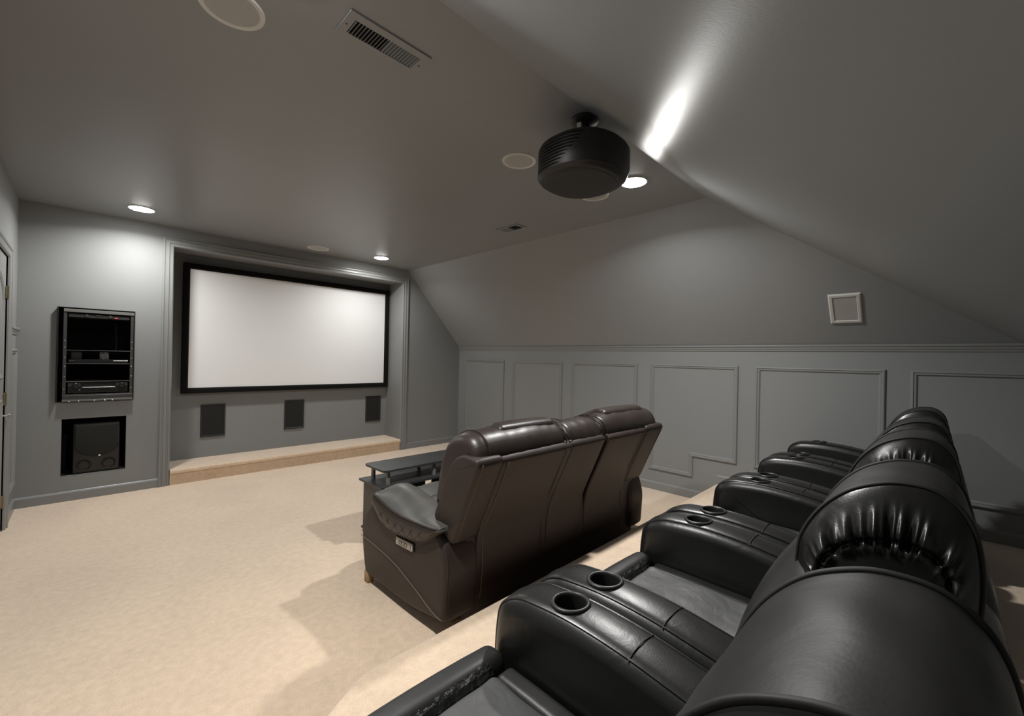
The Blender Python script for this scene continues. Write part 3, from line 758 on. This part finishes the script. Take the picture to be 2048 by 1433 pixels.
# headrest rolls
roll = round_poly([(1.462, .84), (1.448, .93), (1.500, 1.000), (1.600, 1.012), (1.70, .965), (1.755, .86), (1.80, .62), (1.70, .60), (1.58, .80)], [.05, .07, .06, .06, .08, .08, .05, .05, .05], 6)
def rl_(x0, x1, dz, r=.05):
    def df(p):
        u = (p.x-x0)/(x1-x0)
        return Vector((p.x, p.y+.0008*math.sin(p.x*60)*math.sin(p.z*9), p.z+dz+.002*math.sin(p.x*23+1)-.012*(abs(2*u-1)**6)+.0012*math.sin(p.x*71)*(p.z > .95)))
    bm = BM(); slab(bm, roll, x0, x1, r, .008, mid=24, deform=df); return lp('back_cushion', bm, M_brown)
r1 = rl_(1.255, 1.925, -.012); r2 = rl_(1.935, 2.285, -.022, .03); r3 = rl_(2.295, 3.005, -.004)
for rr_, xx in ((r1, (1.33, 1.90)), (r2, (1.955, 2.265)), (r3, (2.325, 2.96))):
    for x in xx:
        bm = BM(); nrp = poly_normals(densify(roll)); dn = densify(roll)
        pts = [Vector((x, p.x+n_.x*.0065, p.y+n_.y*.0065-.012)) for p, n_ in zip(dn, nrp) if (p.x < 1.72 and p.y > .83)]
        pts.sort(key=lambda v: math.atan2(v.z-.85, v.y-1.60)); tube(bm, pts, .003, 6); lp('piping', bm, M_brown, rr_)
for x0, x1, dz, rr_ in ((1.46, 1.885, 0, r1), (2.40, 2.90, .010, r3)):
    bm = BM(); rbox(bm, x0, x1, 1.515, 1.755, .945+dz, 1.020+dz, .026, 8, (0, 0, .006), lambda p: Vector((p.x, p.y, p.z-max(0, p.y-1.60)*.42-max(0, 1.57-p.y)*.15)))
    lp('headrest_flap', bm, M_brown, rr_)
# seats, console and footrests
for x0, x1 in ((1.405, 1.93), (2.30, 2.885)):
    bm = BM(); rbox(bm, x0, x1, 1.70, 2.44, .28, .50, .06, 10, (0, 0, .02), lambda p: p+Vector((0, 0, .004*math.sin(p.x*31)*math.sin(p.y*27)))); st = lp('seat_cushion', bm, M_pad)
    bm = BM(); tube(bm, [(x0+.04, 2.12, .515), (x0+.15, 2.125, .522), (x1-.15, 2.125, .522), (x1-.04, 2.12, .515)], .002, 6); lp('seam', bm, M_seam, st)
    bm = BM(); rbox(bm, x0, x1, 2.40, 2.50, .06, .40, .04, 8, (0, .01, 0)); lp('footrest', bm, M_brown)
    bm = BM(); rbox(bm, x0+.01, x1-.01, 1.66, 1.86, .44, .90, .06, 8, (0, .02, 0), lambda p: Vector((p.x, p.y-(p.z-.44)*.30, p.z))); lp('lumbar_cushion', bm, M_brown)
bm = BM(); rbox(bm, 1.937, 2.293, 1.76, 2.42, .06, .56, .04, 8, (0, 0, .006)); cs = lp('console', bm, M_brown)
for x in (2.03, 2.20):
    bm = BM(); lathe(bm, [(.047, .566), (.047, .572), (.040, .574), (.036, .568), (.034, .567), (0, .5665)], (x, 2.28, .002), 28); lp('cup_holder', bm, M_cup, cs)
# short power cable behind the far corner
bm = BM(); tube(bm, spline([(3.06, 1.60, .03), (3.10, 1.56, .012), (3.13, 1.60, .03), (3.16, 1.57, .008), (3.20, 1.60, .03), (3.17, 1.66, .008), (3.12, 1.72, .006)]), .004, 6)
tag(part('power_cable', bm, M_white, None, True), 'short pale cable on the carpet at the far rear corner of the loveseat', 'cable')

# ------------------------------------------------------------------ BLACK RECLINERS
def recliner(cx, label):
    rt = root('home_theatre_recliner', (cx, .35, PZ), label, 'recliner', 'row of black leather recliners')
    O = Vector((0, .35, 0))
    def warp(bm):
        K = 1.0785; zb = 1.35-(1.35-.5)*K
        for v in bm.verts:
            za = v.co.z+PZ; v.co.x *= K; v.co.y *= K
            v.co.z = (1.35-(1.35-za)*K if za > .5 else PZ+(za-PZ)*(zb-PZ)/(.5-PZ))-PZ
        return bm
    def rp(name, bm, m_, parent=None, angle=50): return part(name, warp(bm), m_, parent or rt, True, O, angle)
    AI, AO = .2265, .3655         # inner and outer faces of an arm
    prof = round_poly([(.02, .03), (.72, .03), (.750, .10), (.760, .46), (.748, .552), (.69, .585), (.56, .597), (.42, .590), (.20, .555), (.03, .50)], [.02, .02, .05, .05, .045, .08, .12, .1, .1, .05], 6)
    for s in (-1, 1):
        bm = BM(); a, b = (AI, AO) if s > 0 else (-AO, -AI)
        slab(bm, prof, a, b, .032, .012, seg=6, mid=12)
        # dimple round the cup hole
        xc = (a+b)/2
        arm = rp('arm', bm, M_leather)
        cut = BM(); bmesh.ops.create_cone(cut, cap_ends=True, segments=40, radius1=.0355, radius2=.0355, depth=.20, matrix=Matrix.Translation((xc, .575, .57)))
        warp(cut); bmesh.ops.translate(cut, verts=cut.verts, vec=-O); bool_cut(arm, cut)
        arm.data.polygons.foreach_set('use_smooth', [True]*len(arm.data.polygons)); arm.data.set_sharp_from_angle(angle=math.radians(50))
        if not arm.data.materials: arm.data.materials.append(M_leather)
        zt = .6075; tilt = Matrix.Rotation(math.radians(-3), 3, 'X')
        bm = BM(); lathe(bm, [(.035, -.085), (.035, -.004), (.0365, .001), (.040, .003), (.0445, .001), (.046, -.003), (.044, -.010)], (xc, .575, zt), 44, tilt)
        lathe(bm, [(.035, -.085), (0, -.087)], (xc, .575, zt), 44, tilt)
        rp('cup_holder', bm, M_cup, arm, 60)
        # double stitched seams along the top edges and one across
        dn = densify(prof, .02); nr = poly_normals(dn)
        for ex in (a+.020, b-.020):
            off = -.0015 if True else 0
            bm = BM(); pts = []
            for p, n_ in zip(dn, nr):
                if p.y > .36 and n_.y > -.2 and p.x > .10:
                    pts.append(Vector((ex, p.x+n_.x*.0045, p.y+n_.y*.0045)))
            pts.sort(key=lambda v: math.atan2(v.z-.33, v.y-.40))
            tube(bm, pts, .0028, 6); rp('seam', bm, M_leather, arm)
        bm = BM(); tube(bm, [(a+.014, .40, .589), (a+.030, .40, .5965), (xc, .40, .601), (b-.030, .40, .5965), (b-.014, .40, .589)], .0012, 6); rp('seam', bm, M_seam, arm)
    # seat
    w_ = AI-.004
    bm = BM(); bbox(bm, -w_-.06, w_+.06, .06, .70, .04, .30, .02, 3); rp('base', bm, M_leather)
    def wrink(p):
        n_ = noise.noise(Vector((p.x*7, p.y*9, 3.1)))*.007 + noise.noise(Vector((p.x*26, p.y*14, 1)))*.0022
        return Vector((p.x, p.y, p.z+(n_ if p.z > .36 else 0)-.02*max(0, .6-p.y)))
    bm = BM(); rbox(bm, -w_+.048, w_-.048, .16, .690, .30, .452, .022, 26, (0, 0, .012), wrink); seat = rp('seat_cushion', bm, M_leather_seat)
    for sx in (-1, 1):
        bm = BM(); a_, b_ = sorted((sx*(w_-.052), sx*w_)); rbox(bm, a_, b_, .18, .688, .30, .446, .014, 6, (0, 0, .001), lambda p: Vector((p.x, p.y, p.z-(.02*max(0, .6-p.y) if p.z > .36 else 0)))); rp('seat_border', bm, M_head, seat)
    fp = round_poly([(.697, .20), (.697, .440), (.712, .465), (.760, .465), (.790, .41), (.795, .09), (.75, .07), (.71, .07)], [.01, .01, .02, .035, .05, .03, .02, .02], 5)
    bm = BM(); slab(bm, fp, -w_, w_, .02, .006); fr = rp('footrest', bm, M_head)
    # worn, flaking edge of the front roll
    bm = BM(); rnd = random.Random(7)
    secs = []
    for k in range(60):
        x = -w_+.05+(2*w_-.10)*k/59; e = noise.noise(Vector((k*.45, 0, 0)))*.006
        secs.append([(x, .699+e*.4, .430), (x, .693-abs(e), .442+e*.3), (x, .698, .456+e*.5), (x, .708+e, .4645), (x, .708, .448)])
    loft(bm, secs); o = rp('worn_edge', bm, M_worn, fr, 15)
    # back
    bp_ = round_poly([(-.105, .10), (-.125, .45), (-.085, .66), (0.0, .73), (.12, .79), (.190, .775), (.263, .664), (.300, .575), (.325, .46), (.30, .20), (.12, .10)], [.04, .2, .06, .06, .06, .06, .1, .1, .06, .05, .05], 6)
    bm = BM(); slab(bm, bp_, -.200, .200, .05, .012, mid=12, deform=lambda p: Vector((p.x, p.y, p.z-.9*max(0, abs(p.x)-.11)*(max(0, min(1, (p.z-.60)/.15)))))); bk = rp('backrest', bm, M_head)
    bm = BM(); slab(bm, round_poly([(-.13, .06), (-.145, .45), (-.105, .62), (-.03, .66), (.02, .45), (.02, .06)], [.02, .2, .05, .05, .1, .02], 5), -.255, .255, .04, .004); rp('back_shell', bm, M_leather)
    # headrest: wide band with a gathered cap at each end
    CY, CZ = .065, .755
    N = 220
    def loop(a):    # superellipse, flatter behind
        k = (a % (2*PI))/(2*PI)*len(HL); i = int(k); q = HL[i % len(HL)].lerp(HL[(i+1) % len(HL)], k-i)
        return q.x-CY, q.y-CZ
    HL = spline([(p, q-PZ) for p, q in ((.202, .94), (.195, .99), (.165, 1.05), (.120, 1.098), (.070, 1.124), (.030, 1.131), (-.008, 1.125), (-.040, 1.097), (-.058, 1.045), (-.063, .96), (-.050, .87), (0, .80), (.10, .78), (.175, .83), (.20, .88), (.202, .94))], 16)[:-1]
    HB = .138
    prof_ = [(-HB+HB*2*k/16, 1.0+.012*(1-(2*k/16-1)**2)) for k in range(17)]
    bm = BM()
    def cap_ring(t, side):
        # t 0 at the rim .. 1 at the centre
        ring = []
        for i in range(N):
            a = 2*PI*i/N; y, z = loop(a)
            ts = .46                                # where the gathered seam runs
            r_ = 1-t
            bul = .052*max(0, 1-r_**2.0)**.85
            am = max(0, 1-abs(t-ts+.05)/.25)**1.2 if t < ts+.02 else max(0, 1-(t-ts)/.10)*.6
            ph = noise.noise(Vector((math.cos(a)*2.2+5, math.sin(a)*2.2, side*3)))*3.0
            pl_ = 1.1-2.4*abs(noise.noise(Vector((math.cos(a)*4.6+side, math.sin(a)*4.6, 2.0)))) + .35*math.sin(a*27+ph*2.3+1) + .5*math.sin(a*13+ph)
            up = .45+.55*max(0, math.sin(a))
            bul += am*.0125*pl_*up
            bul -= .016*math.exp(-((t-ts)/.030)**2)
            if t > ts: bul -= .010*min(1, (t-ts)/.15)
            rr = r_*(1+am*.02*pl_*up)
            ring.append((side*(HB+bul), CY+y*(r_**.55)*rr/max(r_, 1e-3), CZ-.022*t/.5*(1 if t < .5 else .5/t)+z*rr))
        return ring
    T_ = [0, .01, .03, .06, .10, .15, .20, .24, .28, .32, .36, .40, .43, .45, .465, .48, .50, .53, .58, .66, .76, .88, .96]
    secs = []
    for x, f in prof_:
        secs.append([(x, CY+loop(2*PI*i/N)[0]*f, CZ+loop(2*PI*i/N)[1]*f + .0014*math.sin(x*40+i*.12)*(1-(x/HB)**2)) for i in range(N)])
    loft(bm, secs); hd = rp('headrest', bm, M_head, None, 80)
    for side in (-1, 1):
        bm = BM(); loft(bm, [cap_ring(t, side) for t in T_]); rp('gathered_end', bm, M_gather, hd, 180)
    for s in (-1, 1):
        bm = BM(); tube(bm, [(s*HB, CY+loop(2*PI*i/90)[0]*1.008, CZ+loop(2*PI*i/90)[1]*1.008) for i in range(90)], .0038, 8, True); rp('piping', bm, M_seam, hd)
    return rt
M_worn = mat('flaking_leather', (.03, .03, .029), .36, bscale=70, bstr=.9, bdist=.01, nscale=50, namt=.7)
M_gather = leather('glossy_gathered_leather', (0.011, 0.011, 0.0107), 0.31, 0.4)
labels = ['black leather recliner nearest the camera, at the lower edge, with a flaking front edge',
          'black leather recliner second from the camera, wrinkled seat in full view',
          'black leather recliner in the middle of the row of five',
          'black leather recliner fourth from the camera, second from the panelled wall',
          'black leather recliner farthest from the camera, nearest the panelled wall']
cxs = [.525, 1.316, 2.106, 2.898, 3.688]
first = recliner(cxs[0], labels[0])
for x, lb in zip(cxs[1:], labels[1:]):
    c = copy_tree(first); c.location = (x, .35, PZ); c['label'] = lb
    if x > 2.5:
        for h in c.children:
            if h.name.startswith('headrest'): h.location.z = -.018 if x < 3 else -.022

for o in list(first.children):      # the nearest pillow is squashed a little slimmer
    if o.name.startswith(('headrest', 'backrest')):
        for q in [o]+list(o.children):
            q.data = q.data.copy()
            for v in q.data.vertices: v.co.y = -.430+(v.co.y+.430)*.93; v.co.x = v.co.x*.95-.018
